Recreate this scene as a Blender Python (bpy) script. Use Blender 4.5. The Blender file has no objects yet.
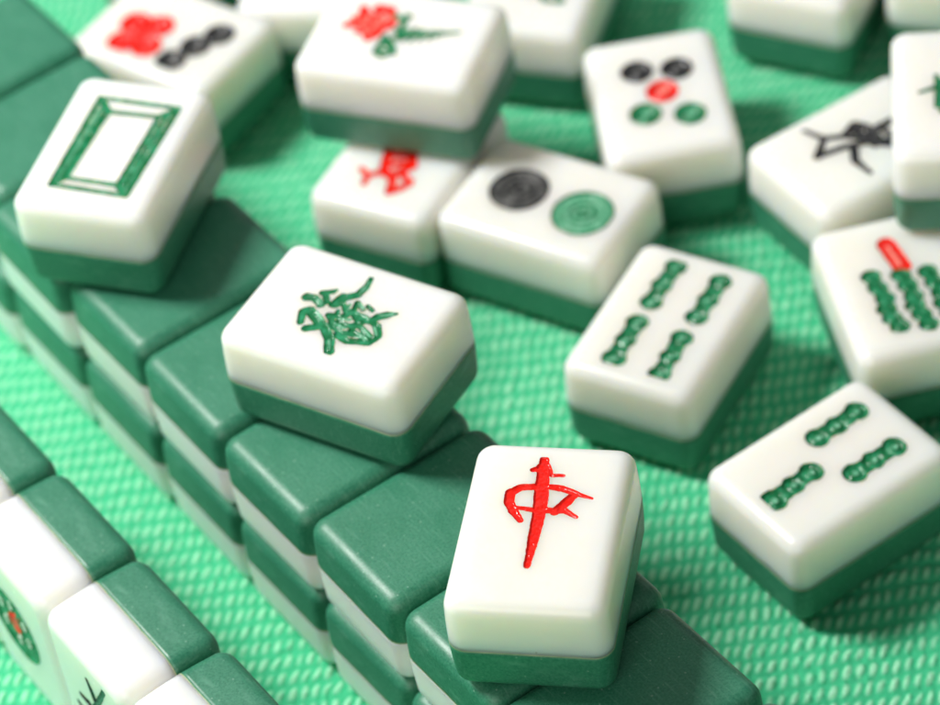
import bpy, bmesh, math, random
import numpy as np
from mathutils import Matrix, Vector

# ---------------------------------------------------------------- constants
U = 0.024                       # one tile width in metres; layout numbers below are in tile widths
X0, Y0 = 0.3, 17.6              # layout offset, so that the scene sits around the origin
LEN, WID, THK = 1.3634, 1.0, 0.7515
SEAM, RV, RB_FACE, RB_BACK = 0.4733, 0.115, 0.098, 0.108
PITCH, FPX, CAMH, ROLL = 0.7765433694, 3580.837567, 17.8822836, -0.1693821638
rng = random.Random(7)
nrng = np.random.default_rng(11)
scene = bpy.context.scene
col = scene.collection

# ---------------------------------------------------------------- materials
def new_mat(name):
    m = bpy.data.materials.new(name); m.use_nodes = True
    nt = m.node_tree
    return m, nt, nt.nodes['Principled BSDF']

def noise(nt, scale, detail=3.0, rough=0.55, coord='Object'):
    tc = nt.nodes.new('ShaderNodeTexCoord'); n = nt.nodes.new('ShaderNodeTexNoise')
    n.inputs['Scale'].default_value = scale; n.inputs['Detail'].default_value = detail
    n.inputs['Roughness'].default_value = rough
    nt.links.new(tc.outputs[coord], n.inputs['Vector'])
    return n

def ramp(nt, src, p0, c0, p1, c1):
    r = nt.nodes.new('ShaderNodeValToRGB')
    r.color_ramp.elements[0].position = p0; r.color_ramp.elements[0].color = c0
    r.color_ramp.elements[1].position = p1; r.color_ramp.elements[1].color = c1
    nt.links.new(src, r.inputs['Fac'])
    return r

def bump(nt, bsdf, src, strength, dist, prev=None):
    b = nt.nodes.new('ShaderNodeBump'); b.inputs['Strength'].default_value = strength
    b.inputs['Distance'].default_value = dist
    nt.links.new(src, b.inputs['Height'])
    if prev: nt.links.new(prev.outputs['Normal'], b.inputs['Normal'])
    nt.links.new(b.outputs['Normal'], bsdf.inputs['Normal'])
    return b

def g(v): return (v, v, v, 1)

def ivory_mat():
    m, nt, b = new_mat('ivory_resin')
    n = noise(nt, 160, 2)
    r = ramp(nt, n.outputs['Fac'], .3, (.90, .885, .845, 1), .75, (.915, .902, .868, 1))
    # a few tiny dark specks of dirt
    v = nt.nodes.new('ShaderNodeTexVoronoi'); v.inputs['Scale'].default_value = 95
    tc = nt.nodes.new('ShaderNodeTexCoord'); nt.links.new(tc.outputs['Object'], v.inputs['Vector'])
    sp = ramp(nt, v.outputs['Distance'], .012, g(1), .02, g(0))
    mx = nt.nodes.new('ShaderNodeMix'); mx.data_type = 'RGBA'
    nt.links.new(sp.outputs['Color'], mx.inputs['Factor'])
    nt.links.new(r.outputs['Color'], mx.inputs['A']); mx.inputs['B'].default_value = (.62, .55, .42, 1)
    oi = nt.nodes.new('ShaderNodeObjectInfo'); tone = ramp(nt, oi.outputs['Random'], 0, (1, 1, 1, 1), 1, (.965, .955, .925, 1))
    big = noise(nt, 55, 3, .6); blot = ramp(nt, big.outputs['Fac'], .35, g(1), .8, (.965, .955, .93, 1))
    last = mx.outputs['Result']
    for t in (tone, blot):
        q = nt.nodes.new('ShaderNodeMix'); q.data_type = 'RGBA'; q.blend_type = 'MULTIPLY'; q.inputs['Factor'].default_value = 1
        nt.links.new(last, q.inputs['A']); nt.links.new(t.outputs['Color'], q.inputs['B']); last = q.outputs['Result']
    nt.links.new(last, b.inputs['Base Color'])
    n2 = noise(nt, 420, 4, .6)
    rr = ramp(nt, n2.outputs['Fac'], .3, g(.24), .8, g(.28))
    nt.links.new(rr.outputs['Color'], b.inputs['Roughness'])
    b.inputs['Subsurface Weight'].default_value = 1.0
    b.inputs['Subsurface Radius'].default_value = (1.0, .84, .60)
    b.inputs['Subsurface Scale'].default_value = .0085
    b.inputs['IOR'].default_value = 1.5
    return m

def green_mat():
    m, nt, b = new_mat('green_resin')
    fine = noise(nt, 2600, 2, .6)
    r = ramp(nt, fine.outputs['Fac'], .32, (.011, .165, .090, 1), .74, (.055, .262, .160, 1))
    big = noise(nt, 130, 4, .6)
    mx = nt.nodes.new('ShaderNodeMix'); mx.data_type = 'RGBA'; mx.blend_type = 'MULTIPLY'
    mx.inputs['Factor'].default_value = .5
    rb = ramp(nt, big.outputs['Fac'], .3, (.70, .80, .76, 1), .75, g(1.0))
    nt.links.new(r.outputs['Color'], mx.inputs['A']); nt.links.new(rb.outputs['Color'], mx.inputs['B'])
    # pale dust flecks caught on the worn surface
    v = nt.nodes.new('ShaderNodeTexVoronoi'); v.inputs['Scale'].default_value = 620
    tc = nt.nodes.new('ShaderNodeTexCoord'); nt.links.new(tc.outputs['Object'], v.inputs['Vector'])
    sp = ramp(nt, v.outputs['Distance'], .05, g(.55), .13, g(0))
    m2 = nt.nodes.new('ShaderNodeMix'); m2.data_type = 'RGBA'
    nt.links.new(sp.outputs['Color'], m2.inputs['Factor'])
    nt.links.new(mx.outputs['Result'], m2.inputs['A']); m2.inputs['B'].default_value = (.26, .46, .36, 1)
    nt.links.new(m2.outputs['Result'], b.inputs['Base Color'])
    rr = ramp(nt, big.outputs['Fac'], .3, g(.36), .75, g(.56))
    nt.links.new(rr.outputs['Color'], b.inputs['Roughness'])
    b.inputs['Subsurface Weight'].default_value = .25
    b.inputs['Subsurface Radius'].default_value = (.15, 1.0, .5)
    b.inputs['Subsurface Scale'].default_value = .0012
    b.inputs['IOR'].default_value = 1.55
    b.inputs['Specular IOR Level'].default_value = .6
    # fine hairline scratches: stretched noise
    mp = nt.nodes.new('ShaderNodeMapping'); mp.inputs['Scale'].default_value = (2600, 180, 400)
    mp.inputs['Rotation'].default_value = (0, 0, .7)
    nt.links.new(tc.outputs['Object'], mp.inputs['Vector'])
    sn = nt.nodes.new('ShaderNodeTexNoise'); sn.inputs['Scale'].default_value = 1.0; sn.inputs['Detail'].default_value = 2
    nt.links.new(mp.outputs['Vector'], sn.inputs['Vector'])
    wear = ramp(nt, sn.outputs['Fac'], .56, g(0), .78, g(.5))
    m3 = nt.nodes.new('ShaderNodeMix'); m3.data_type = 'RGBA'
    nt.links.new(wear.outputs['Color'], m3.inputs['Factor']); nt.links.new(m2.outputs['Result'], m3.inputs['A'])
    m3.inputs['B'].default_value = (.12, .34, .235, 1)
    nt.links.new(m3.outputs['Result'], b.inputs['Base Color'])
    b1 = bump(nt, b, fine.outputs['Fac'], .16, .00012)
    bump(nt, b, sn.outputs['Fac'], .10, .0001, b1)
    return m

def paint_mat(name, c_thick, c_thin):
    m, nt, b = new_mat(name)
    n = noise(nt, 620, 4, .65)
    r = ramp(nt, n.outputs['Fac'], .45, c_thick, .78, c_thin)
    nt.links.new(r.outputs['Color'], b.inputs['Base Color'])
    b.inputs['Roughness'].default_value = .16
    b.inputs['Specular IOR Level'].default_value = .5
    bump(nt, b, noise(nt, 1300, 3, .6).outputs['Fac'], 0.5, .0003)
    return m

def cloth_mat():
    m, nt, b = new_mat('woven_green_cloth')
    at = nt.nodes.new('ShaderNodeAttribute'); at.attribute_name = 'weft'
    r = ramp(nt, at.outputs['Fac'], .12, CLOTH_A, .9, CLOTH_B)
    n = noise(nt, 2200, 3, .7)
    mx = nt.nodes.new('ShaderNodeMix'); mx.data_type = 'RGBA'; mx.blend_type = 'MULTIPLY'; mx.inputs['Factor'].default_value = 1
    rn = ramp(nt, n.outputs['Fac'], .25, g(.82), .75, g(1.1))
    nt.links.new(r.outputs['Color'], mx.inputs['A']); nt.links.new(rn.outputs['Color'], mx.inputs['B'])
    nt.links.new(mx.outputs['Result'], b.inputs['Base Color'])
    b.inputs['Roughness'].default_value = .75
    b.inputs['Specular IOR Level'].default_value = .3
    b.inputs['Sheen Weight'].default_value = .15
    b.inputs['Sheen Tint'].default_value = (.6, 1, .8, 1)
    b.inputs['Subsurface Weight'].default_value = .3
    b.inputs['Subsurface Radius'].default_value = (.3, 1.0, .6)
    b.inputs['Subsurface Scale'].default_value = .0008
    mp = nt.nodes.new('ShaderNodeMapping'); mp.inputs['Scale'].default_value = (5200, 1500, 2000); mp.inputs['Rotation'].default_value = (0, 0, -.35)
    tc = nt.nodes.new('ShaderNodeTexCoord'); nt.links.new(tc.outputs['Object'], mp.inputs['Vector'])
    fn = nt.nodes.new('ShaderNodeTexNoise'); fn.inputs['Scale'].default_value = 1; fn.inputs['Detail'].default_value = 2
    nt.links.new(mp.outputs['Vector'], fn.inputs['Vector'])
    bump(nt, b, fn.outputs['Fac'], .35, .0003)
    return m

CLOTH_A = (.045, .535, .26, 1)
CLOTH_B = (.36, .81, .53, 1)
IVORY, GREEN = ivory_mat(), green_mat()
PAINT = {
    'red': paint_mat('red_enamel', (.78, .008, .003, 1), (.84, .02, .010, 1)),
    'green': paint_mat('green_enamel', (.003, .145, .045, 1), (.04, .38, .19, 1)),
    'black': paint_mat('black_enamel', (.012, .013, .015, 1), (.07, .07, .075, 1)),
    'red_thin_glint': paint_mat('thin_red_and_highlight', (.85, .22, .17, 1), (.86, .42, .36, 1)),  # stick rib, plus highlights painted on petals and the red dot
    'green_thin_glint': paint_mat('thin_green_and_highlight', (.11, .40, .23, 1), (.26, .56, .39, 1)),  # pale green detail, plus highlights painted on the character and green dots
    'black_thin_glint': paint_mat('worn_black_and_highlight', (.05, .05, .05, 1), (.20, .20, .19, 1)),  # ring lines, plus glints painted on the black dots
    'pale': paint_mat('pale_enamel', (.42, .62, .48, 1), (.7, .78, .7, 1)),
}
BIAS = {1: .001, 2: .006, 3: .005, 10: .006, 21: .018, 8: .003}    # how far each engraved stroke spreads

# ---------------------------------------------------------------- helpers
def link(name, me, parent=None, mat=None):
    o = bpy.data.objects.new(name, me); col.objects.link(o)
    if parent is not None: o.parent = parent
    if mat is not None: me.materials.append(mat)
    return o

def rrect(hx, hy, r, k=7):
    out = []
    for cx, cy, a0 in ((1, 1, 0), (-1, 1, 90), (-1, -1, 180), (1, -1, 270)):
        for i in range(k):
            a = math.radians(a0 + 90*i/(k-1))
            out.append((cx*(hx-r)+r*math.cos(a), cy*(hy-r)+r*math.sin(a)))
    return out

def half_loops(z_seam, z_face):
    """(inset, z) from the seam to the inner rim of the rounded face; works for either half"""
    sg = 1 if z_face > z_seam else -1
    H = abs(z_face - z_seam); RB = RB_FACE if sg > 0 else RB_BACK
    lv = [(0.0, 0.0)]
    for t in (.12, .35, .6, .8, .97): lv.append((0.009*t*t, t*(H-RB)))
    for d in (6, 15, 26, 38, 50, 62, 74, 84, 90):
        p = math.radians(d); lv.append((0.009+RB*(1-math.cos(p)), H-RB+RB*math.sin(p)))
    lv.append((0.009+RB+.012, H))
    return [(i, z_seam+sg*z) for i, z in lv], sg

def half_verts(z_seam, z_face):
    lv, sg = half_loops(z_seam, z_face)
    rings = [[(x, y, z) for x, y in rrect(LEN/2-i, WID/2-i, max(RV-i*.72, .022))] for i, z in lv]
    return rings, sg

def finish(me, verts, faces):
    me.from_pydata([tuple(c*U for c in v) for v in verts], [], faces)
    me.update()
    me.polygons.foreach_set('use_smooth', [True]*len(me.polygons))
    return me

def half_mesh(name, z_seam, z_face, hole=None, extra=None):
    """one closed half of a tile; with hole=(loop of 4 sides) the face keeps an opening that `extra` polygons fill"""
    rings, sg = half_verts(z_seam, z_face)
    n = len(rings[0]); verts = [p for r in rings for p in r]; faces = []
    for a in range(len(rings)-1):
        for i in range(n):
            j = (i+1) % n
            q = [a*n+i, a*n+j, (a+1)*n+j, (a+1)*n+i]
            faces.append(q if sg > 0 else q[::-1])
    cap = list(range(n)); faces.append(cap[::-1] if sg > 0 else cap)
    top = [(len(rings)-1)*n+i for i in range(n)]
    if hole is None:
        faces.append(top if sg > 0 else top[::-1])
    else:
        base = len(verts); ev, ef, sides = extra
        verts += ev; faces += [[base+i for i in f] for f in ef]
        k = n//4; mid = [top[q*k+k//2] for q in range(4)]; mi = [q*k+k//2 for q in range(4)]
        # sides: hole boundary from corner(++), (-+), (--), (+-) counter-clockwise
        for q in range(4):
            outer = []
            i = mi[q]
            while True:
                outer.append(top[i % n])
                if i % n == mi[(q+1) % 4]: break
                i += 1
            inner = [base+v for v in sides[q]]
            faces.append(outer + inner[::-1])
    return finish(bpy.data.meshes.new(name), verts, faces)

# ---------------------------------------------------------------- engraved writing on the faces
def seg_sdf(X, Y, segs, var=0):
    d = np.full(X.shape, 9.0)
    for s in segs:
        p = np.array(s).reshape(-1, 3)
        if len(p) == 1: d = np.minimum(d, np.hypot(X-p[0, 0], Y-p[0, 1])-p[0, 2])
        for a, b in zip(p[:-1], p[1:]):
            ab = b[:2]-a[:2]; L2 = max(ab@ab, 1e-9)
            t = np.clip(((X-a[0])*ab[0]+(Y-a[1])*ab[1])/L2, 0, 1)
            d = np.minimum(d, np.hypot(X-a[0]-t*ab[0], Y-a[1]-t*ab[1])-(a[2]+t*(b[2]-a[2])))
    return d

def lattice_noise(X, Y, cell, seed):
    r = np.random.default_rng(seed).normal(size=(400, 400))
    gx, gy = X/cell+180, Y/cell+180
    i, j = np.floor(gx).astype(int) % 399, np.floor(gy).astype(int) % 399
    fx, fy = gx-np.floor(gx), gy-np.floor(gy); fx = fx*fx*(3-2*fx); fy = fy*fy*(3-2*fy)
    return (r[i, j]*(1-fx)+r[i+1, j]*fx)*(1-fy)+(r[i, j+1]*(1-fx)+r[i+1, j+1]*fx)*fy

def smooth(e0, e1, x):
    t = np.clip((x-e0)/(e1-e0), 0, 1); return t*t*(3-2*t)

def field(X, Y, kind, data, seed):
    """signed distance of the painted area and depth of the engraving below the face"""
    wob = .0013*lattice_noise(X, Y, .035, seed)+.0009*lattice_noise(X, Y, .012, seed+1)
    rough = .0022*lattice_noise(X, Y, .02, seed+2)
    if kind == 'strokes':
        d = seg_sdf(X, Y, data)-BIAS.get(seed//10, .006)+wob
        return d, .012*smooth(0, .010, -d)+np.where(d < -.012, .6*rough, 0)
    if kind == 'beads':
        d = np.full(X.shape, 9.0); dep = np.zeros(X.shape)
        for s in data:
            p = np.array(s).reshape(-1, 3)
            thin = seg_sdf(X, Y, [[v if k % 3 < 2 else v*.98 for k, v in enumerate(s)]])
            d = np.minimum(d, thin)
            for q in p:
                ax = (p[-1, :2]-p[0, :2])/max(np.hypot(*(p[-1, :2]-p[0, :2])), 1e-6)
                a = (X-q[0])*ax[0]+(Y-q[1])*ax[1]; b = -(X-q[0])*ax[1]+(Y-q[1])*ax[0]
                rr = np.hypot(a*1.05, b*.95); d = np.minimum(d, rr-q[2]*1.24)
                dep = np.maximum(dep, .012*np.exp(-((rr-q[2]*.85)/(q[2]*.3))**2))
        d = d+wob*1.5
        return d, .011*smooth(0, .016, -d)+dep*smooth(0, .02, -d)+np.where(d < -.012, rough, 0)
    if kind == 'ringlines':
        q = data; rr = np.hypot(X-q[0], Y-q[1]); d = np.full(X.shape, 9.0)
        for f in (.0, .30, .56, .80): d = np.minimum(d, np.abs(rr-f*q[2])-.018)
        return d+1.2*wob, .004*np.ones_like(d)
    if kind in ('rings', 'ring', 'flower'):
        d = np.full(X.shape, 9.0); dep = np.zeros(X.shape)
        for q in (data if kind == 'rings' else [data]):
            rr = np.hypot(X-q[0], Y-q[1]); th = np.arctan2(Y-q[1], X-q[0])
            d = np.minimum(d, rr-q[2])
            if kind == 'ring': dd = .010+.0105*np.cos(2*np.pi*rr/(q[2]/5.2)+.4*np.sin(th))
            elif kind == 'rings': dd = .011+.010*np.cos(2*np.pi*rr/(q[2]/1.9)+.8*np.sin(th))
            else: dd = .014+.006*np.cos(8*th)*np.sin(rr/q[2]*6)
            dep = np.where(rr < q[2], dd, dep)
        d = d+wob*.7
        return d, dep*smooth(0, .014, -d)+np.where(d < -.012, .5*rough, 0)

def engraved(name, groups, cell=.006, seed=0):
    """marching-squares split of the face into plain ivory and painted, engraved pieces.
    groups: list of (paint, kind, data). Returns (hole description, {group index: mesh})"""
    HX, HY = LEN/2-RB_FACE-.045, WID/2-RB_FACE-.045
    pts = []
    for _, kind, data in groups:
        if kind in ('strokes', 'beads'): pts += [p for s in data for p in np.array(s).reshape(-1, 3)]
        else: pts += [np.array(q) for q in (data if kind == 'rings' else [data])]
    pts = np.array(pts); m = .03
    lo = np.maximum((pts[:, :2]-pts[:, 2:]).min(0)-m, [-HX, -HY]); hi = np.minimum((pts[:, :2]+pts[:, 2:]).max(0)+m, [HX, HY])
    nx, ny = int((hi[0]-lo[0])/cell)+2, int((hi[1]-lo[1])/cell)+2
    xs, ys = np.linspace(lo[0], hi[0], nx), np.linspace(lo[1], hi[1], ny)
    X, Y = np.meshgrid(xs, ys, indexing='ij')
    F = [field(X, Y, k, d, seed+10*i) for i, (_, k, d) in enumerate(groups)]
    D = np.stack([f[0] for f in F]); W = D.argmin(0)
    for k in range(1, len(groups)): W = np.where(D[k] < 0, k, W)     # later paint lies over earlier paint
    sd = D.min(0); dep = np.take_along_axis(np.stack([f[1] for f in F]), W[None], 0)[0]
    edge = np.zeros_like(sd, bool); edge[[0, -1], :] = True; edge[:, [0, -1]] = True
    sd = np.where(edge, np.maximum(sd, .002), sd)
    sd = np.where(np.abs(sd) < 1e-5, 1e-5, sd)
    out_v, out_i, out_f = [], {}, []
    in_v = [[] for _ in groups]; in_i = [{} for _ in groups]; in_f = [[] for _ in groups]
    def vert(store, idx, key, p):
        if key not in idx: idx[key] = len(store); store.append(p)
        return idx[key]
    def grid_p(i, j, deep): return (xs[i], ys[j], THK-(max(dep[i, j], 0) if deep else 0))
    def cut(a, b):
        (i, j), (k, l) = a, b
        t = sd[i, j]/(sd[i, j]-sd[k, l]); return (xs[i]+t*(xs[k]-xs[i]), ys[j]+t*(ys[l]-ys[j]), THK)
    for i in range(nx-1):
        for j in range(ny-1):
            c = [(i, j), (i+1, j), (i+1, j+1), (i, j+1)]
            s = [sd[q] < 0 for q in c]
            if not any(s):
                out_f.append([vert(out_v, out_i, q, grid_p(*q, False)) for q in c]); continue
            cl = int(W[c[[k for k in range(4) if s[k]][0]]])
            if all(s):
                in_f[cl].append([vert(in_v[cl], in_i[cl], q, grid_p(*q, True)) for q in c]); continue
            tris = [(c[0], c[1], c[2]), (c[0], c[2], c[3])]
            for tr in tris:
                st = [sd[q] < 0 for q in tr]
                po, pi = [], []
                for k in range(3):
                    a, b = tr[k], tr[(k+1) % 3]
                    if st[k]: pi.append(vert(in_v[cl], in_i[cl], a, grid_p(*a, True)))
                    else: po.append(vert(out_v, out_i, a, grid_p(*a, False)))
                    if st[k] != st[(k+1) % 3]:
                        key = (min(a, b), max(a, b)); p = cut(*key)
                        pi.append(vert(in_v[cl], in_i[cl], key, p)); po.append(vert(out_v, out_i, key, p))
                if len(po) > 2: out_f.append(po)
                if len(pi) > 2: in_f[cl].append(pi)
    R = lambda seq: [out_i[q] for q in seq]
    sides = [R([(i, ny-1) for i in range(nx-1, -1, -1)]), R([(0, j) for j in range(ny-1, -1, -1)]),
             R([(i, 0) for i in range(nx)]), R([(nx-1, j) for j in range(ny)])]
    paint = {}
    for k in range(len(groups)):
        if in_f[k]: paint[k] = finish(bpy.data.meshes.new(name), in_v[k], in_f[k])
    return (out_v, out_f, sides), paint

# ---------------------------------------------------------------- tiles
Z_SEAM = SEAM*THK
BACK_ME = half_mesh('green_back', Z_SEAM-.0007, 0.0); BACK_ME.materials.append(GREEN)
FACE_ME = half_mesh('plain_face', Z_SEAM, THK); FACE_ME.materials.append(IVORY)

def seam_mesh():
    r = [[(x, y, z) for x, y in rrect(LEN/2+i, WID/2+i, RV)] for i, z in ((-.004, Z_SEAM-.006), (.0014, Z_SEAM-.004), (.0014, Z_SEAM+.002), (-.004, Z_SEAM+.004))]
    n = len(r[0]); f = []
    for a in range(3):
        for i in range(n): f.append([a*n+i, a*n+(i+1) % n, (a+1)*n+(i+1) % n, (a+1)*n+i])
    return finish(bpy.data.meshes.new('glue_line'), [p for q in r for p in q], f)
def glue_mat():
    m, nt, b = new_mat('yellowed_glue')
    n = noise(nt, 240, 3); r = ramp(nt, n.outputs['Fac'], .35, (.20, .36, .17, 1), .7, (.52, .56, .36, 1))
    nt.links.new(r.outputs['Color'], b.inputs['Base Color']); b.inputs['Roughness'].default_value = .5
    return m
SEAM_ME = seam_mesh(); SEAM_ME.materials.append(glue_mat())

def root(label, group, matrix):
    o = bpy.data.objects.new('mahjong_tile', None); col.objects.link(o)
    o.empty_display_size = .006; o.matrix_world = matrix
    o['label'] = label; o['category'] = 'mahjong tile'; o['group'] = group
    return o

def place(x, y, yaw, z=0.0, rx=0.0, ry=0.0):
    return Matrix.Translation(((x-X0)*U, (y-Y0)*U, z*U)) @ Matrix.Rotation(yaw, 4, 'Z') @ Matrix.Rotation(rx, 4, 'X') @ Matrix.Rotation(ry, 4, 'Y')

def tile(label, group, matrix, writing=None, names=(), seed=0):
    t = root(label, group, matrix)
    link('back_layer', BACK_ME, t); link('glue_line', SEAM_ME, t)
    if not writing:
        link('face_layer', FACE_ME, t); return t
    extra, paint = engraved('engraving', writing, seed=seed)
    fm = half_mesh('engraved_face', Z_SEAM, THK, hole=True, extra=extra)
    f = link('face_layer', fm, t, IVORY)
    for k, me in paint.items():
        o = link(names[k], me, f, PAINT[writing[k][0]])
    return t

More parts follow.
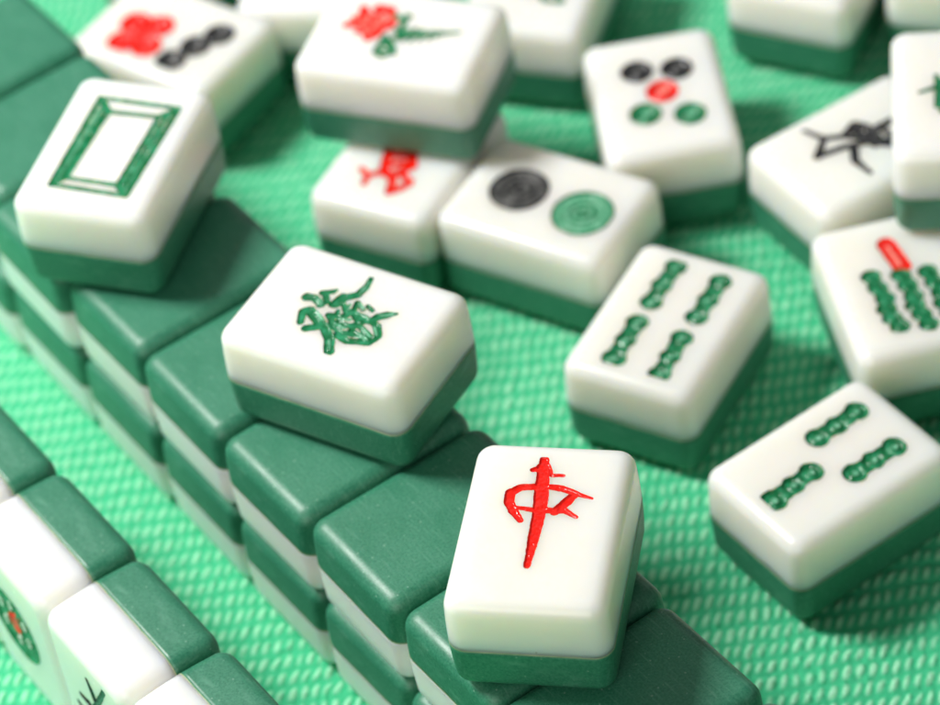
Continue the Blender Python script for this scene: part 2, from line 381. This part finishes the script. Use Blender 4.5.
WRITING = {
    'red': [['red', 'strokes', [[0.5157, 0.0551, 0.0289, 0.4007, 0.0449, 0.0385, 0.2172, 0.0263, 0.0449, 0.0534, 0.0176, 0.0401, -0.1274, 0.0196, 0.0337, -0.3327, 0.0226, 0.0208], [0.4935, 0.0515, 0.0241, 0.4395, 0.0803, 0.0241, 0.4281, 0.1132, 0.0176], [0.4766, 0.0237, 0.0112, 0.3894, -0.011, 0.0144, 0.3955, -0.0793, 0.0112], [0.2944, 0.0567, 0.0241, 0.2861, 0.1592, 0.0257, 0.2381, 0.2177, 0.0321, 0.1594, 0.2128, 0.0321, 0.0977, 0.1762, 0.0289, 0.0194, 0.1218, 0.0192], [0.1217, 0.1733, 0.0144, 0.1088, 0.061, 0.0192, 0.1086, -0.049, 0.0241, 0.1139, -0.1305, 0.0224, 0.0663, -0.2091, 0.0128], [0.2979, 0.002, 0.0208, 0.2889, -0.0892, 0.0241, 0.2495, -0.1917, 0.0192, 0.2186, -0.2816, 0.0088], [0.2482, -0.1713, 0.0273, 0.1816, -0.1336, 0.0321, 0.0992, -0.0711, 0.0289]]]],
    'green': [['green', 'strokes', [[-0.2902, 0.0334, 0.0288, -0.2334, 0.0459, 0.0233, -0.1646, 0.0081, 0.0206], [-0.2123, 0.1054, 0.0192, -0.1569, 0.1409, 0.0151, -0.1427, 0.1638, 0.0069], [-0.1898, 0.1066, 0.0178, -0.1455, 0.0498, 0.0178, -0.1723, -0.0002, 0.0164], [-0.2052, -0.178, 0.0192, -0.2439, -0.0878, 0.0233, -0.2033, -0.0537, 0.0233, -0.1141, -0.1039, 0.026, -0.0338, -0.1608, 0.0274, 0.0491, -0.2325, 0.0315, 0.1043, -0.3317, 0.0301], [-0.1412, -0.2103, 0.026, -0.0706, -0.1634, 0.0219], [-0.1853, -0.0928, 0.0164, -0.0763, -0.1542, 0.0178], [0.0095, 0.3523, 0.011, 0.0199, 0.2551, 0.0192, 0.0042, 0.176, 0.0247, -0.0525, 0.1282, 0.0247, -0.0807, 0.049, 0.0301], [-0.0959, 0.0425, 0.0247, -0.0735, 0.131, 0.0247], [0.3236, 0.1286, 0.0096, 0.2789, 0.0978, 0.0247, 0.2365, 0.063, 0.026, 0.2077, 0.0059, 0.0233, 0.0912, 0.0091, 0.0151], [-0.0696, -0.0516, 0.0192, 0.0306, -0.0169, 0.0137, 0.0609, 0.0377, 0.0137, 0.0415, 0.1214, 0.0151], [0.0547, 0.1103, 0.011, 0.109, 0.08, 0.0123], [0.1201, 0.1182, 0.011, 0.17, 0.0928, 0.011], [0.0742, -0.1805, 0.0247, 0.1599, -0.2061, 0.0206, 0.2981, -0.163, 0.0206, 0.324, -0.0895, 0.0206, 0.2739, -0.0154, 0.0219, 0.2082, 0.0094, 0.0178], [-0.0127, -0.102, 0.0233, 0.0707, -0.1027, 0.0178, 0.1533, -0.0506, 0.0164, 0.1931, 0.0195, 0.0151], [0.1738, -0.0633, 0.0164, 0.2839, -0.1149, 0.0178], [0.1345, -0.1133, 0.0151, 0.2704, -0.1487, 0.0151], [0.0129, -0.0711, 0.0123, 0.1392, -0.0898, 0.0123], [0.0862, 0.0069, 0.0123, 0.1607, -0.0524, 0.0123], [-0.0407, 0.0779, 0.0123, 0.0407, -0.0126, 0.0123], [-0.0696, -0.0516, 0.0164, 0.0268, -0.1348, 0.0164, 0.1094, -0.1654, 0.0151], [0.1114, -0.148, 0.0178, 0.2278, -0.1309, 0.0178], [0.0366, 0.0356, 0.0151, 0.1598, 0.0219, 0.0164], [-0.0343, 0.0053, 0.011, -0.022, -0.0561, 0.011]]], ['green_thin_glint', 'strokes', [[0.0065, -0.1021, 0.0062, 0.0872, -0.1088, 0.0048], [0.1969, -0.07, 0.0055, 0.2729, -0.1115, 0.0041], [0.0056, 0.0859, 0.0055, 0.0132, 0.0424, 0.0041], [0.0023, -0.054, 0.0048, 0.0787, -0.0329, 0.0062], [-0.1662, -0.0512, 0.0041, -0.0948, -0.104, 0.0055], [0.0045, 0.3078, 0.0027, 0.0088, 0.2167, 0.0048], [0.2436, 0.0827, 0.0055, 0.3035, 0.12, 0.0041], [0.1797, -0.1351, 0.0048, 0.2574, -0.1379, 0.0048], [0.0608, 0.1212, 0.0041, 0.0963, 0.0946, 0.0041], [-0.22, 0.0348, 0.0041, -0.1785, 0.0139, 0.0048], [0.0481, -0.2411, 0.0041, 0.0883, -0.3059, 0.0041], [0.2542, -0.0288, 0.0041, 0.3021, -0.0825, 0.0041]]]],
    'board': [['green_thin_glint', 'strokes', [[0.3688, 0.2011, 0.0205, -0.4157, 0.2216, 0.0164], [0.37, -0.2776, 0.0164, -0.4254, -0.2462, 0.0205]]], ['green', 'strokes', [[0.4326, 0.2557, 0.0154, 0.4243, -0.3298, 0.0154, -0.4678, -0.291, 0.0154, -0.4549, 0.2614, 0.0154, 0.4326, 0.2557, 0.0154], [0.3052, 0.1467, 0.0154, 0.3158, -0.2254, 0.0154, -0.3828, -0.2013, 0.0154, -0.3764, 0.1817, 0.0154, 0.3052, 0.1467, 0.0154], [0.3613, 0.1828, 0.0092, -0.4144, 0.2146, 0.0092], [0.37, -0.2776, 0.0072, -0.4254, -0.2462, 0.0123], [0.4326, 0.2557, 0.0185, 0.3052, 0.1467, 0.0226], [0.4243, -0.3298, 0.0123, 0.3158, -0.2254, 0.0185], [-0.4678, -0.291, 0.0164, -0.3828, -0.2013, 0.0226], [-0.4549, 0.2614, 0.0144, -0.3764, 0.1817, 0.0185]]]],
    'dot2': [['black', 'ring', [-0.2268, -0.001, 0.2202]], ['green', 'ring', [0.3143, -0.0433, 0.2272]], ('black_thin_glint', 'ringlines', [-0.2268, -0.001, 0.2202]), ('green_thin_glint', 'ringlines', [0.3143, -0.0433, 0.2272])],
    'bam4': [['green', 'beads', [[0.4771, 0.1539, 0.0637, 0.2768, 0.1666, 0.0596, 0.0992, 0.1601, 0.0637], [0.4499, -0.1993, 0.0637, 0.2635, -0.1966, 0.0596, 0.0816, -0.1945, 0.0637], [-0.1097, 0.1628, 0.0637, -0.2945, 0.1628, 0.0596, -0.4765, 0.1596, 0.0678], [-0.1372, -0.1878, 0.0637, -0.3266, -0.1911, 0.0596, -0.501, -0.1955, 0.0637]]], ('green_thin_glint', 'strokes', [[0.4771, 0.1539, 0.0229], [0.2768, 0.1666, 0.0215], [0.0992, 0.1601, 0.0229], [0.4499, -0.1993, 0.0229], [0.2635, -0.1966, 0.0215], [0.0816, -0.1945, 0.0229], [-0.1097, 0.1628, 0.0229], [-0.2945, 0.1628, 0.0215], [-0.4765, 0.1596, 0.0244], [-0.1372, -0.1878, 0.0229], [-0.3266, -0.1911, 0.0215], [-0.501, -0.1955, 0.0229]])],
    'bam3': [['green', 'beads', [[0.4222, 0.2179, 0.0678, 0.2432, 0.2051, 0.0637, 0.078, 0.2027, 0.0678], [0.3952, -0.1946, 0.0678, 0.2205, -0.1957, 0.0637, 0.0568, -0.2029, 0.0678], [-0.1454, -0.0043, 0.0678, -0.3071, -0.0159, 0.0637, -0.4842, -0.0369, 0.074]]], ('green_thin_glint', 'strokes', [[0.4222, 0.2179, 0.0244], [0.2432, 0.2051, 0.0229], [0.078, 0.2027, 0.0244], [0.3952, -0.1946, 0.0244], [0.2205, -0.1957, 0.0229], [0.0568, -0.2029, 0.0244], [-0.1454, -0.0043, 0.0244], [-0.3071, -0.0159, 0.0229], [-0.4842, -0.0369, 0.0266]])],
    'dot5': [('black', 'rings', [[0.2562, 0.1294, 0.1224], [0.219, -0.1613, 0.1222]]), ('red', 'rings', [[-0.0038, -0.0184, 0.1211]]), ('green', 'rings', [[-0.2223, 0.1393, 0.1201], [-0.298, -0.1766, 0.1196]]), ('black_thin_glint', 'strokes', [[0.2712, 0.1174, 0.0367], [0.234, -0.1733, 0.0367]]), ('red_thin_glint', 'strokes', [[0.0112, -0.0304, 0.0363]]), ('green_thin_glint', 'strokes', [[-0.2073, 0.1273, 0.036], [-0.283, -0.1886, 0.0359]])],
    'bam7': [('red', 'strokes', [[0.3766, 0.0099, 0.0658, 0.1336, -0.0332, 0.0658]]), ('green', 'beads', [[0.1011, 0.1956, 0.0559, -0.0194, 0.1821, 0.0559, -0.1382, 0.1613, 0.0559], [-0.229, 0.1804, 0.0559, -0.3264, 0.1681, 0.0559, -0.4212, 0.1411, 0.0559], [0.0521, -0.0021, 0.0559, -0.0586, -0.0177, 0.0559, -0.1735, -0.027, 0.0559], [-0.2586, -0.0115, 0.0559, -0.3611, -0.0288, 0.0559, -0.4645, -0.0503, 0.0559], [0.033, -0.1844, 0.0559, -0.0855, -0.2018, 0.0559, -0.2018, -0.2148, 0.0559], [-0.2945, -0.2012, 0.0559, -0.3968, -0.218, 0.0559, -0.5, -0.2389, 0.0559]]), ('red_thin_glint', 'strokes', [[0.3459, 0.0042, 0.0083, 0.1502, -0.026, 0.0083]])],
    'blackchar': [['black', 'strokes', [[-0.235, 0.3579, 0.0123, -0.1709, 0.1849, 0.0205, -0.0472, 0.108, 0.0205, 0.0468, -0.0078, 0.0226], [-0.1774, 0.1762, 0.0185, -0.3219, 0.0577, 0.0267], [-0.3219, 0.0577, 0.0226, -0.1157, 0.0168, 0.0247, 0.0409, -0.0455, 0.0226, 0.1516, -0.1681, 0.0247], [-0.0439, 0.1124, 0.0247, 0.0821, 0.1591, 0.0349, 0.1397, 0.0847, 0.0267, 0.1322, -0.0449, 0.0308], [0.0547, 0.0927, 0.0308, 0.0691, -0.0979, 0.0308], [0.0633, 0.0139, 0.0267, 0.2087, 0.0258, 0.0288, 0.3226, 0.0256, 0.0308], [-0.0764, -0.045, 0.0288, -0.1411, -0.1488, 0.0267, -0.1375, -0.3165, 0.0123], [0.1982, 0.0419, 0.0205, 0.2285, -0.127, 0.0247, 0.3166, -0.1308, 0.0205], [0.113, -0.0998, 0.0247, 0.256, -0.1504, 0.0247]]]],
    'rightgreen': [['green', 'strokes', [[-0.0211, 0.294, 0.0082, 0.0223, 0.1834, 0.0205, 0.0931, 0.121, 0.0267], [0.1508, 0.1811, 0.0103, 0.0155, 0.1609, 0.0267, -0.1697, 0.1695, 0.0267], [-0.091, 0.1594, 0.0205, -0.0193, 0.0362, 0.0267], [0.0931, 0.121, 0.0267, 0.0572, -0.0177, 0.0226], [0.142, 0.0501, 0.0247, -0.2295, 0.0582, 0.0247], [-0.224, 0.1446, 0.0205, -0.1572, -0.0473, 0.0205], [0.1095, -0.0364, 0.0205, -0.1067, -0.0832, 0.0205]]]],
    'redchar': [['red', 'strokes', [[-0.2931, 0.2235, 0.0164, -0.3373, 0.1444, 0.0205, -0.2612, 0.029, 0.0267], [-0.4272, 0.1295, 0.0185, -0.3373, 0.1444, 0.0205], [-0.1075, 0.1116, 0.0308, -0.2615, 0.0542, 0.0329, -0.3157, -0.0529, 0.0288, -0.4469, -0.0875, 0.0267], [-0.4469, -0.0875, 0.0267, -0.3628, -0.1621, 0.0267, -0.2768, -0.1855, 0.0144], [-0.2313, -0.0709, 0.0267, -0.3168, -0.1942, 0.0185], [-0.092, 0.1092, 0.0349, -0.036, -0.0726, 0.0308], [-0.0441, -0.0663, 0.0308, -0.1456, -0.1243, 0.0308, -0.2512, -0.0395, 0.0329], [-0.1762, 0.0429, 0.0308, -0.119, -0.0849, 0.0288], [-0.0151, 0.1399, 0.0308, 0.048, 0.0038, 0.0308, -0.0441, -0.0663, 0.0288], [-0.0059, 0.1555, 0.0247, -0.1288, 0.0895, 0.0247]]]],
    'flower': [['red', 'strokes', [[-0.4269, 0.0023, 0.0222, -0.3517, 0.0404, 0.0489, -0.3083, 0.0839, 0.0556], [-0.3633, 0.2192, 0.0267, -0.3092, 0.1129, 0.0556, -0.25, 0.0084, 0.0556, -0.2095, -0.0991, 0.0311], [-0.2428, 0.2282, 0.0445, -0.1634, 0.2292, 0.04, -0.0917, 0.1326, 0.0378, -0.1214, 0.0628, 0.0489], [-0.2257, 0.1294, 0.0511, -0.1618, 0.0114, 0.0445, -0.1735, -0.0632, 0.0333], [-0.3928, 0.0964, 0.0178, -0.3064, 0.0262, 0.0445], [-0.318, -0.0486, 0.0178, -0.2398, -0.0186, 0.04]]], ['green', 'strokes', [[-0.1041, 0.1767, 0.02, -0.0326, 0.1443, 0.0222, 0.0109, 0.1877, 0.0156], [-0.0116, 0.195, 0.0156, -0.007, 0.0855, 0.02, -0.0016, -0.0577, 0.0156], [-0.0163, -0.0606, 0.0222, 0.1005, -0.0029, 0.0245, 0.229, 0.0227, 0.02, 0.3148, 0.057, 0.0156, 0.4299, 0.0914, 0.0056], [0.0487, -0.0764, 0.0089, 0.046, 0.0382, 0.0156], [0.1057, -0.0708, 0.0089, 0.0992, 0.0545, 0.0156], [0.1679, -0.0527, 0.0089, 0.1583, 0.0547, 0.0133], [0.2281, -0.0292, 0.0067, 0.2264, 0.0625, 0.0111], [0.2789, 0.0039, 0.0056, 0.2795, 0.073, 0.0078], [-0.0418, 0.0352, 0.0156, 0.0657, -0.0155, 0.0156], [-0.0941, -0.0531, 0.0178, -0.0925, -0.1476, 0.02, -0.1048, -0.2359, 0.0178], [-0.1048, -0.2359, 0.0156, -0.0403, -0.2715, 0.0156, 0.0012, -0.2404, 0.0111], [-0.0785, -0.1162, 0.0156, -0.0183, -0.1614, 0.0156, 0.0413, -0.2266, 0.0133], [-0.0714, -0.0716, 0.0111, 0.0233, -0.1674, 0.0111], [-0.0909, -0.2046, 0.0111, 0.0014, -0.2146, 0.0111]]], ['red_thin_glint', 'strokes', [[-0.3476, 0.0296, 0.0089, -0.2894, 0.076, 0.01, -0.3009, 0.1437, 0.0078], [-0.2269, -0.016, 0.0089, -0.2152, 0.0587, 0.01, -0.2185, 0.1366, 0.0089], [-0.1988, 0.1638, 0.0089, -0.1403, 0.1404, 0.01], [-0.1696, 0.0591, 0.0078, -0.152, 0.0916, 0.0089], [-0.287, 0.001, 0.0067, -0.244, -0.0339, 0.0089]]]],
    'dot7': [('red', 'rings', [[-0.3104, -0.0333, 0.1239], [-0.1205, 0.019, 0.1234], [-0.27, -0.2542, 0.1229], [-0.0681, -0.2151, 0.1224], [-0.1923, -0.1209, 0.06]]), ('black', 'rings', [[0.3651, 0.146, 0.1221], [0.2772, -0.046, 0.1217], [0.2081, -0.261, 0.1212]]), ('black_thin_glint', 'strokes', [[0.3801, 0.134, 0.0366], [0.2922, -0.058, 0.0365], [0.2231, -0.273, 0.0364]])],
    'topmid': [['green', 'strokes', [[-0.2345, -0.0756, 0.0205, -0.287, -0.131, 0.0164, -0.2909, -0.2668, 0.0144], [-0.2909, -0.2668, 0.0144, -0.1575, -0.1848, 0.0267, -0.0689, 0.043, 0.0308], [-0.1862, 0.0091, 0.0267, -0.0611, -0.2181, 0.0267], [0.031, -0.0095, 0.0267, -0.2302, -0.1046, 0.0247]]]],
    'row0': [('green', 'flower', [0.0102, 0.0777, 0.3066]), ('red', 'strokes', [[0.0102, 0.0777, 0.06]]), ('pale', 'strokes', [[0.18020000000000003, 0.0777, 0.028], [0.0952, 0.22560000000000002, 0.028], [-0.0748, 0.22560000000000002, 0.028], [-0.1598, 0.0777, 0.028], [-0.0748, -0.0702, 0.028], [0.0952, -0.0702, 0.028]])],
    'row1': [['black', 'strokes', [[0.4215, -0.0063, 0.0081, 0.3521, -0.0266, 0.0176, 0.2469, -0.0452, 0.0203, 0.1767, -0.1123, 0.0162], [0.1125, 0.183, 0.0081, 0.1174, 0.0745, 0.0203, -0.008, 0.004, 0.0162], [-0.0403, 0.2659, 0.0095, -0.0692, 0.1933, 0.0176, -0.1799, 0.1878, 0.0176], [0.5207, -0.241, 0.0041, 0.1596, -0.0122, 0.0135, -0.3458, 0.3234, 0.0135]]]],
}

LOOSE = 'face-up tiles lying on the cloth'
ON_WALL = 'face-up tiles laid on top of the wall'
T = THK
tile('white tile with a red upright character, nearest of the three tiles lying on the wall', ON_WALL, place(.2362, 14.379, 1.2769, 2*T+.002), WRITING['red'], ['red_character'], 10)
tile('white tile with a green spiky character lying across the middle of the green wall', ON_WALL, place(-.756, 16.453, -.6468, 2*T+.002), WRITING['green'], ['green_character', 'stroke_highlights'], 20)  # pale green lines paint highlights into the strokes
tile('white tile with an engraved double green rectangle lying on the wall', ON_WALL, place(-2.1431, 18.4634, 1.1385, 2*T+.002), WRITING['board'], ['frame_channel', 'green_frame'], 30)
tile('white tile with four green bamboo sticks lying on the cloth', LOOSE, place(1.3576, 17.4504, .9598), WRITING['bam4'], ['bamboo_sticks', 'joint_centres'], 4)
tile('white tile with three green bamboo sticks lying on the cloth at the right', LOOSE, place(2.182, 15.8859, .505), WRITING['bam3'], ['bamboo_sticks', 'joint_centres'], 5)
tile('white tile with one black and one green ringed circle, beside the tile under the flower', LOOSE, place(.725, 18.853, -.6444), WRITING['dot2'], ['black_circle', 'green_circle', 'ring_lines', 'ring_lines'], 6)
tile('white tile with a red character lying half under the flower tile', LOOSE, place(-.2017, 19.6163, .9753), WRITING['redchar'], ['red_character'], 170)
tile('white tile with a red flower and green leaves resting on top of another tile', LOOSE, place(-.11, 20.0244, -.4588, T+.003), WRITING['flower'], ['red_flower', 'green_leaves', 'petal_highlights'], 80)  # pale red lines are highlights painted inside the petals
tile('white tile with two black, one red and two green dots on the cloth', LOOSE, place(1.6857, 19.785, 1.5752), WRITING['dot5'], ['black_dots', 'red_dot', 'green_dots', 'dot_highlights', 'dot_highlights', 'dot_highlights'], 9)  # small lighter discs are glints painted on the dots
tile('white tile with a black character, its right end under a tile with a green mark', LOOSE, place(2.9804, 18.8859, .4514), WRITING['blackchar'], ['black_character'], 100)
tile('white tile with one red stick above rows of green bamboo sticks', LOOSE, place(2.9937, 17.4225, 1.6514), WRITING['bam7'], ['red_stick', 'bamboo_sticks', 'stick_ribs'], 11)
tile('white tile with a green mark, raised on two other tiles at the right edge', LOOSE, place(3.6463, 18.4082, 1.3779, T+.003), WRITING['rightgreen'], ['green_character'], 120)
tile('white tile with four red dots and a diagonal of three black dots behind the wall', LOOSE, place(-1.8403, 21.4216, -.7169), WRITING['dot7'], ['red_dots', 'black_dots', 'dot_highlights'], 13)  # off-centre grey discs paint a glint on each black dot
tile('white tile with a green mark at the top edge, just right of the flower tile', LOOSE, place(1.002, 21.3564, 1.1578), WRITING['topmid'], ['green_character'], 140)
tile('blurred white tile at the top edge standing clear behind the five dot tile', LOOSE, place(3.10, 21.18, 1.023))
tile('blurred white tile cut off by the top right corner', LOOSE, place(4.215, 20.97, 1.1515))
tile('blurred white tile close behind the flower tile, left of it at the top edge', LOOSE, place(-.679, 22.05, 1.265))
tile('blurred white tile mostly out of frame behind the tile with four red dots', LOOSE, place(-1.72, 22.99, 1.265))
tile('tile whose dark green base just shows at the top edge above the five dot tile', LOOSE, place(2.12, 23.02, 1.40))

# the double-height wall of face-down tiles
WA, WC, WT0 = -1.0657756478, 6.3677941715, -17.0836081032
wd, wn = np.array([math.cos(WA), math.sin(WA)]), np.array([-math.sin(WA), math.cos(WA)])
FLIP = Matrix.Rotation(math.pi, 4, 'X')
def wall_tile(j, level, label, group):
    r = rng
    off = r.uniform(-.014, .014)+(.018 if level else 0); al = r.uniform(-.004, .004); yw = r.uniform(-.009, .009)
    if level and j in WALL_NUDGE: off, yw = WALL_NUDGE[j]
    c = wd*(WT0+(j-.5)*.9985+al+(0 if level else -.02))+wn*(WC+LEN/2+off)
    m = place(c[0], c[1], WA+math.pi/2+yw, (level+1)*T+.001*level) @ FLIP
    return tile(label, group, m)
WALL_NUDGE = {-3: (.12, 0), -2: (.12, .003), -1: (.105, .004), 0: (-.012, -.012), 1: (.035, .004), 4: (.03, -.012), 5: (.04, .006), 6: (.01, .012)}
TOPG, LOWG = 'face-down tiles in the upper layer of the wall', 'face-down tiles in the lower layer of the wall'
TOPL = {
    -2: 'green-backed upper wall tile in the upper left corner, bordering the four red dots tile',
    -1: 'green-backed upper wall tile just beyond the tile with the green rectangle',
    0: 'green-backed upper wall tile mostly covered by the tile with the green rectangle',
    1: 'green-backed upper wall tile in the shadow right of the tile with the green rectangle',
    2: 'green-backed upper wall tile touched by the left corner of the green character tile',
    3: 'green-backed upper wall tile whose back half is covered by the tile with the green character',
    4: 'fully lit green-backed upper wall tile left of the tile with the red character',
    5: 'green-backed upper wall tile lying directly under the tile with the red character',
    6: 'green-backed upper wall tile in the shadow at the lower right of the red character tile',
    7: 'green-backed upper wall tile at the near end, just peeping in at the bottom edge'}
LOWL = {
    -1: 'lower wall tile at the left edge, farthest of the lower layer in view',
    0: 'lower wall tile below the tile with the green rectangle, pale green side showing',
    1: 'lower wall tile below the shadowed upper tile, its side facing the bright strip of cloth',
    2: 'lower wall tile straight down from the left corner of the green character tile',
    3: 'lower wall tile under the upper one half covered by the green character tile',
    4: 'lower wall tile under the fully lit upper one left of the red character tile',
    5: 'lower wall tile below the red character tile, cut off by the bottom edge'}
for j in range(-2, 8): wall_tile(j, 1, TOPL[j], TOPG)
for j in range(-2, 8): wall_tile(j, 0, LOWL.get(j, 'lower wall tile hidden beneath the upper layer of the wall'), LOWG)

# the row of tiles standing on their short edges, faces to the lower left
RA, RC, RT0 = -1.0696627167, 4.7360781584, -14.7616886311
rd, rn = Vector((math.cos(RA), math.sin(RA), 0)), Vector((-math.sin(RA), math.cos(RA), 0))
def row_tile(k, label, writing=None, names=(), seed=0):
    w = -rn; u = Vector((0, 0, 1)); v = w.cross(u)
    c = rd*(RT0+k-.5+.5+rng.uniform(-.004, .004))+rn*(RC+THK+rng.uniform(-.008, .008))
    m = Matrix((u, v, w)).transposed().to_4x4()
    m.translation = ((c.x-X0)*U, (c.y-Y0)*U, LEN/2*U)
    return tile(label, 'tiles standing on edge in the front row', m, writing, names, seed)
row_tile(-1.5, 'standing tile at the left edge of the picture, mostly its green back showing')
row_tile(-.5, 'standing tile with a green ring round a red centre on its face', WRITING['row0'], ['green_ring', 'red_centre', 'pale_petals'], 200)
row_tile(.5, 'standing tile with a black character on its face beside the ringed tile', WRITING['row1'], ['black_character'], 210)
row_tile(1.5, 'standing tile nearest the camera, cut off by the bottom edge')

# ---------------------------------------------------------------- woven cloth
def cloth():
    e1, e2 = np.array([.0803, -.0035]), np.array([-.038, -.1478])
    su, sv = 9, 10
    # lattice cells that cover the table area in view and a margin round it
    Mi = np.linalg.inv(np.stack([e1, e2], 1))
    cor = np.array([[-4.9, 13.0], [5.6, 13.0], [5.6, 24.6], [-4.9, 24.6]])-[X0, Y0]
    q = cor @ Mi.T
    u0, u1 = int(q[:, 0].min()), int(q[:, 0].max())+1; v0, v1 = int(q[:, 1].min()), int(q[:, 1].max())+1
    us = np.arange(u0*su, u1*su+1)/su; vs = np.arange(v0*sv, v1*sv+1)/sv
    Ug, Vg = np.meshgrid(us, vs, indexing='ij')
    P = Ug[..., None]*e1+Vg[..., None]*e2
    warp = .10*lattice_noise(P[..., 0], P[..., 1], .9, 3)+.07*lattice_noise(P[..., 0], P[..., 1], .25, 4)
    warv = .07*lattice_noise(P[..., 0], P[..., 1], .8, 5)+.05*lattice_noise(P[..., 0], P[..., 1], .2, 6)
    u, v = Ug+warp, Vg+warv
    fv = v-np.floor(v)
    up = u+.30*(fv-.5)+.14*lattice_noise(P[..., 0], P[..., 1], .12, 13)*.6+.10*np.sin(np.floor(v)*2.4)
    ci, cj = np.floor(up).astype(int), np.floor(v).astype(int)
    hsh = np.random.default_rng(5).uniform(size=(512, 512))[ci % 512, cj % 512]
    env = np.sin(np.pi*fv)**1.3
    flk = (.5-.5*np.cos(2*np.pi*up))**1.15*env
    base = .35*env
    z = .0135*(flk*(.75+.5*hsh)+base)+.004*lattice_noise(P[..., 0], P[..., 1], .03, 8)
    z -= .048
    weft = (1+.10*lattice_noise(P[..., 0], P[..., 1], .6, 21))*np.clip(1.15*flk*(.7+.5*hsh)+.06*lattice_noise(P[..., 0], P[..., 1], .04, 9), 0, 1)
    keep = (P[..., 0] > -5.4) & (P[..., 0] < 5.5) & (P[..., 1] > -4.8) & (P[..., 1] < 7.2)
    nu, nv = Ug.shape
    idx = np.arange(nu*nv).reshape(nu, nv)
    quads = np.stack([idx[:-1, :-1], idx[:-1, 1:], idx[1:, 1:], idx[1:, :-1]], -1)
    quads = quads[keep[:-1, :-1]].reshape(-1, 4)
    used = np.zeros(nu*nv, bool); used[quads.ravel()] = True
    remap = np.cumsum(used)-1
    co = np.concatenate([P, z[..., None]], -1).reshape(-1, 3)[used]*U
    quads = remap[quads]; nf = len(quads)
    me = bpy.data.meshes.new('cloth'); me.vertices.add(len(co)); me.vertices.foreach_set('co', co.astype(np.float32).ravel())
    me.loops.add(nf*4); me.polygons.add(nf)
    me.loops.foreach_set('vertex_index', quads.astype(np.int32).ravel())
    me.polygons.foreach_set('loop_start', np.arange(0, nf*4, 4, dtype=np.int32))
    me.polygons.foreach_set('use_smooth', np.ones(nf, bool))
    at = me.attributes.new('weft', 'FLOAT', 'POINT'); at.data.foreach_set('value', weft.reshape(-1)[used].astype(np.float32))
    me.update(calc_edges=True); me.validate()
    if me.polygons[0].normal.z < 0: me.flip_normals()
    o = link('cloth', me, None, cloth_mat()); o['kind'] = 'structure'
    # plain table under the cloth, out past its edges
    bm = bmesh.new(); bmesh.ops.create_grid(bm, x_segments=1, y_segments=1, size=.6)
    tm = bpy.data.meshes.new('tabletop'); bm.to_mesh(tm); bm.free()
    m, nt, b = new_mat('green_table_cover')
    n = noise(nt, 300, 3); r = ramp(nt, n.outputs['Fac'], .3, (.03, .45, .18, 1), .7, (.05, .54, .23, 1))
    nt.links.new(r.outputs['Color'], b.inputs['Base Color']); b.inputs['Roughness'].default_value = .85
    t = link('tabletop', tm, None, m); t.location.z = -.055*U; t['kind'] = 'structure'
cloth()

# ---------------------------------------------------------------- camera
cd = bpy.data.cameras.new('camera'); cam = bpy.data.objects.new('camera', cd); col.objects.link(cam)
fw = Vector((0, math.cos(PITCH), -math.sin(PITCH))); up0 = Vector((0, math.sin(PITCH), math.cos(PITCH))); rt0 = Vector((1, 0, 0))
c_, s_ = math.cos(ROLL), math.sin(ROLL)
rt, up = c_*rt0+s_*up0, -s_*rt0+c_*up0
mw = Matrix((rt, up, -fw)).transposed().to_4x4(); mw.translation = ((0-X0)*U, (0-Y0)*U, CAMH*U)
cam.matrix_world = mw
cd.sensor_width = 36; cd.lens = 36*FPX/940; cd.clip_start = .01; cd.clip_end = 20
cd.dof.use_dof = True; cd.dof.focus_distance = 21.45*U; cd.dof.aperture_fstop = FSTOP = 16.5
scene.camera = cam

# ---------------------------------------------------------------- light
def area(name, loc, target, size, power, color):
    l = bpy.data.lights.new(name, 'AREA'); l.shape = 'RECTANGLE'; l.size, l.size_y = size; l.energy = power; l.color = color
    o = bpy.data.objects.new(name, l); col.objects.link(o); o.location = loc
    o.rotation_euler = (Vector(target)-Vector(loc)).to_track_quat('-Z', 'Y').to_euler()
    return o
area('key_softbox', (-.33, .12, .50), (.0, -.02, .02), (.15, .15), 4.65, (1, .985, .95))
area('front_softbox', (-.25, -.62, .36), (0, 0, 0), (.5, .3), 1.65, (1, .935, .85))
area('back_softbox', (.05, .62, .52), (0, 0, 0), (.7, .35), .3, (.97, .99, 1))
w = bpy.data.worlds.new('World'); scene.world = w; w.use_nodes = True
w.node_tree.nodes['Background'].inputs['Color'].default_value = (1, .975, .93, 1)
w.node_tree.nodes['Background'].inputs['Strength'].default_value = .14

scene.view_settings.view_transform = 'Standard'; scene.view_settings.look = 'None'
scene.view_settings.exposure = 0.0; scene.view_settings.gamma = 1
scene.render.engine = 'CYCLES'
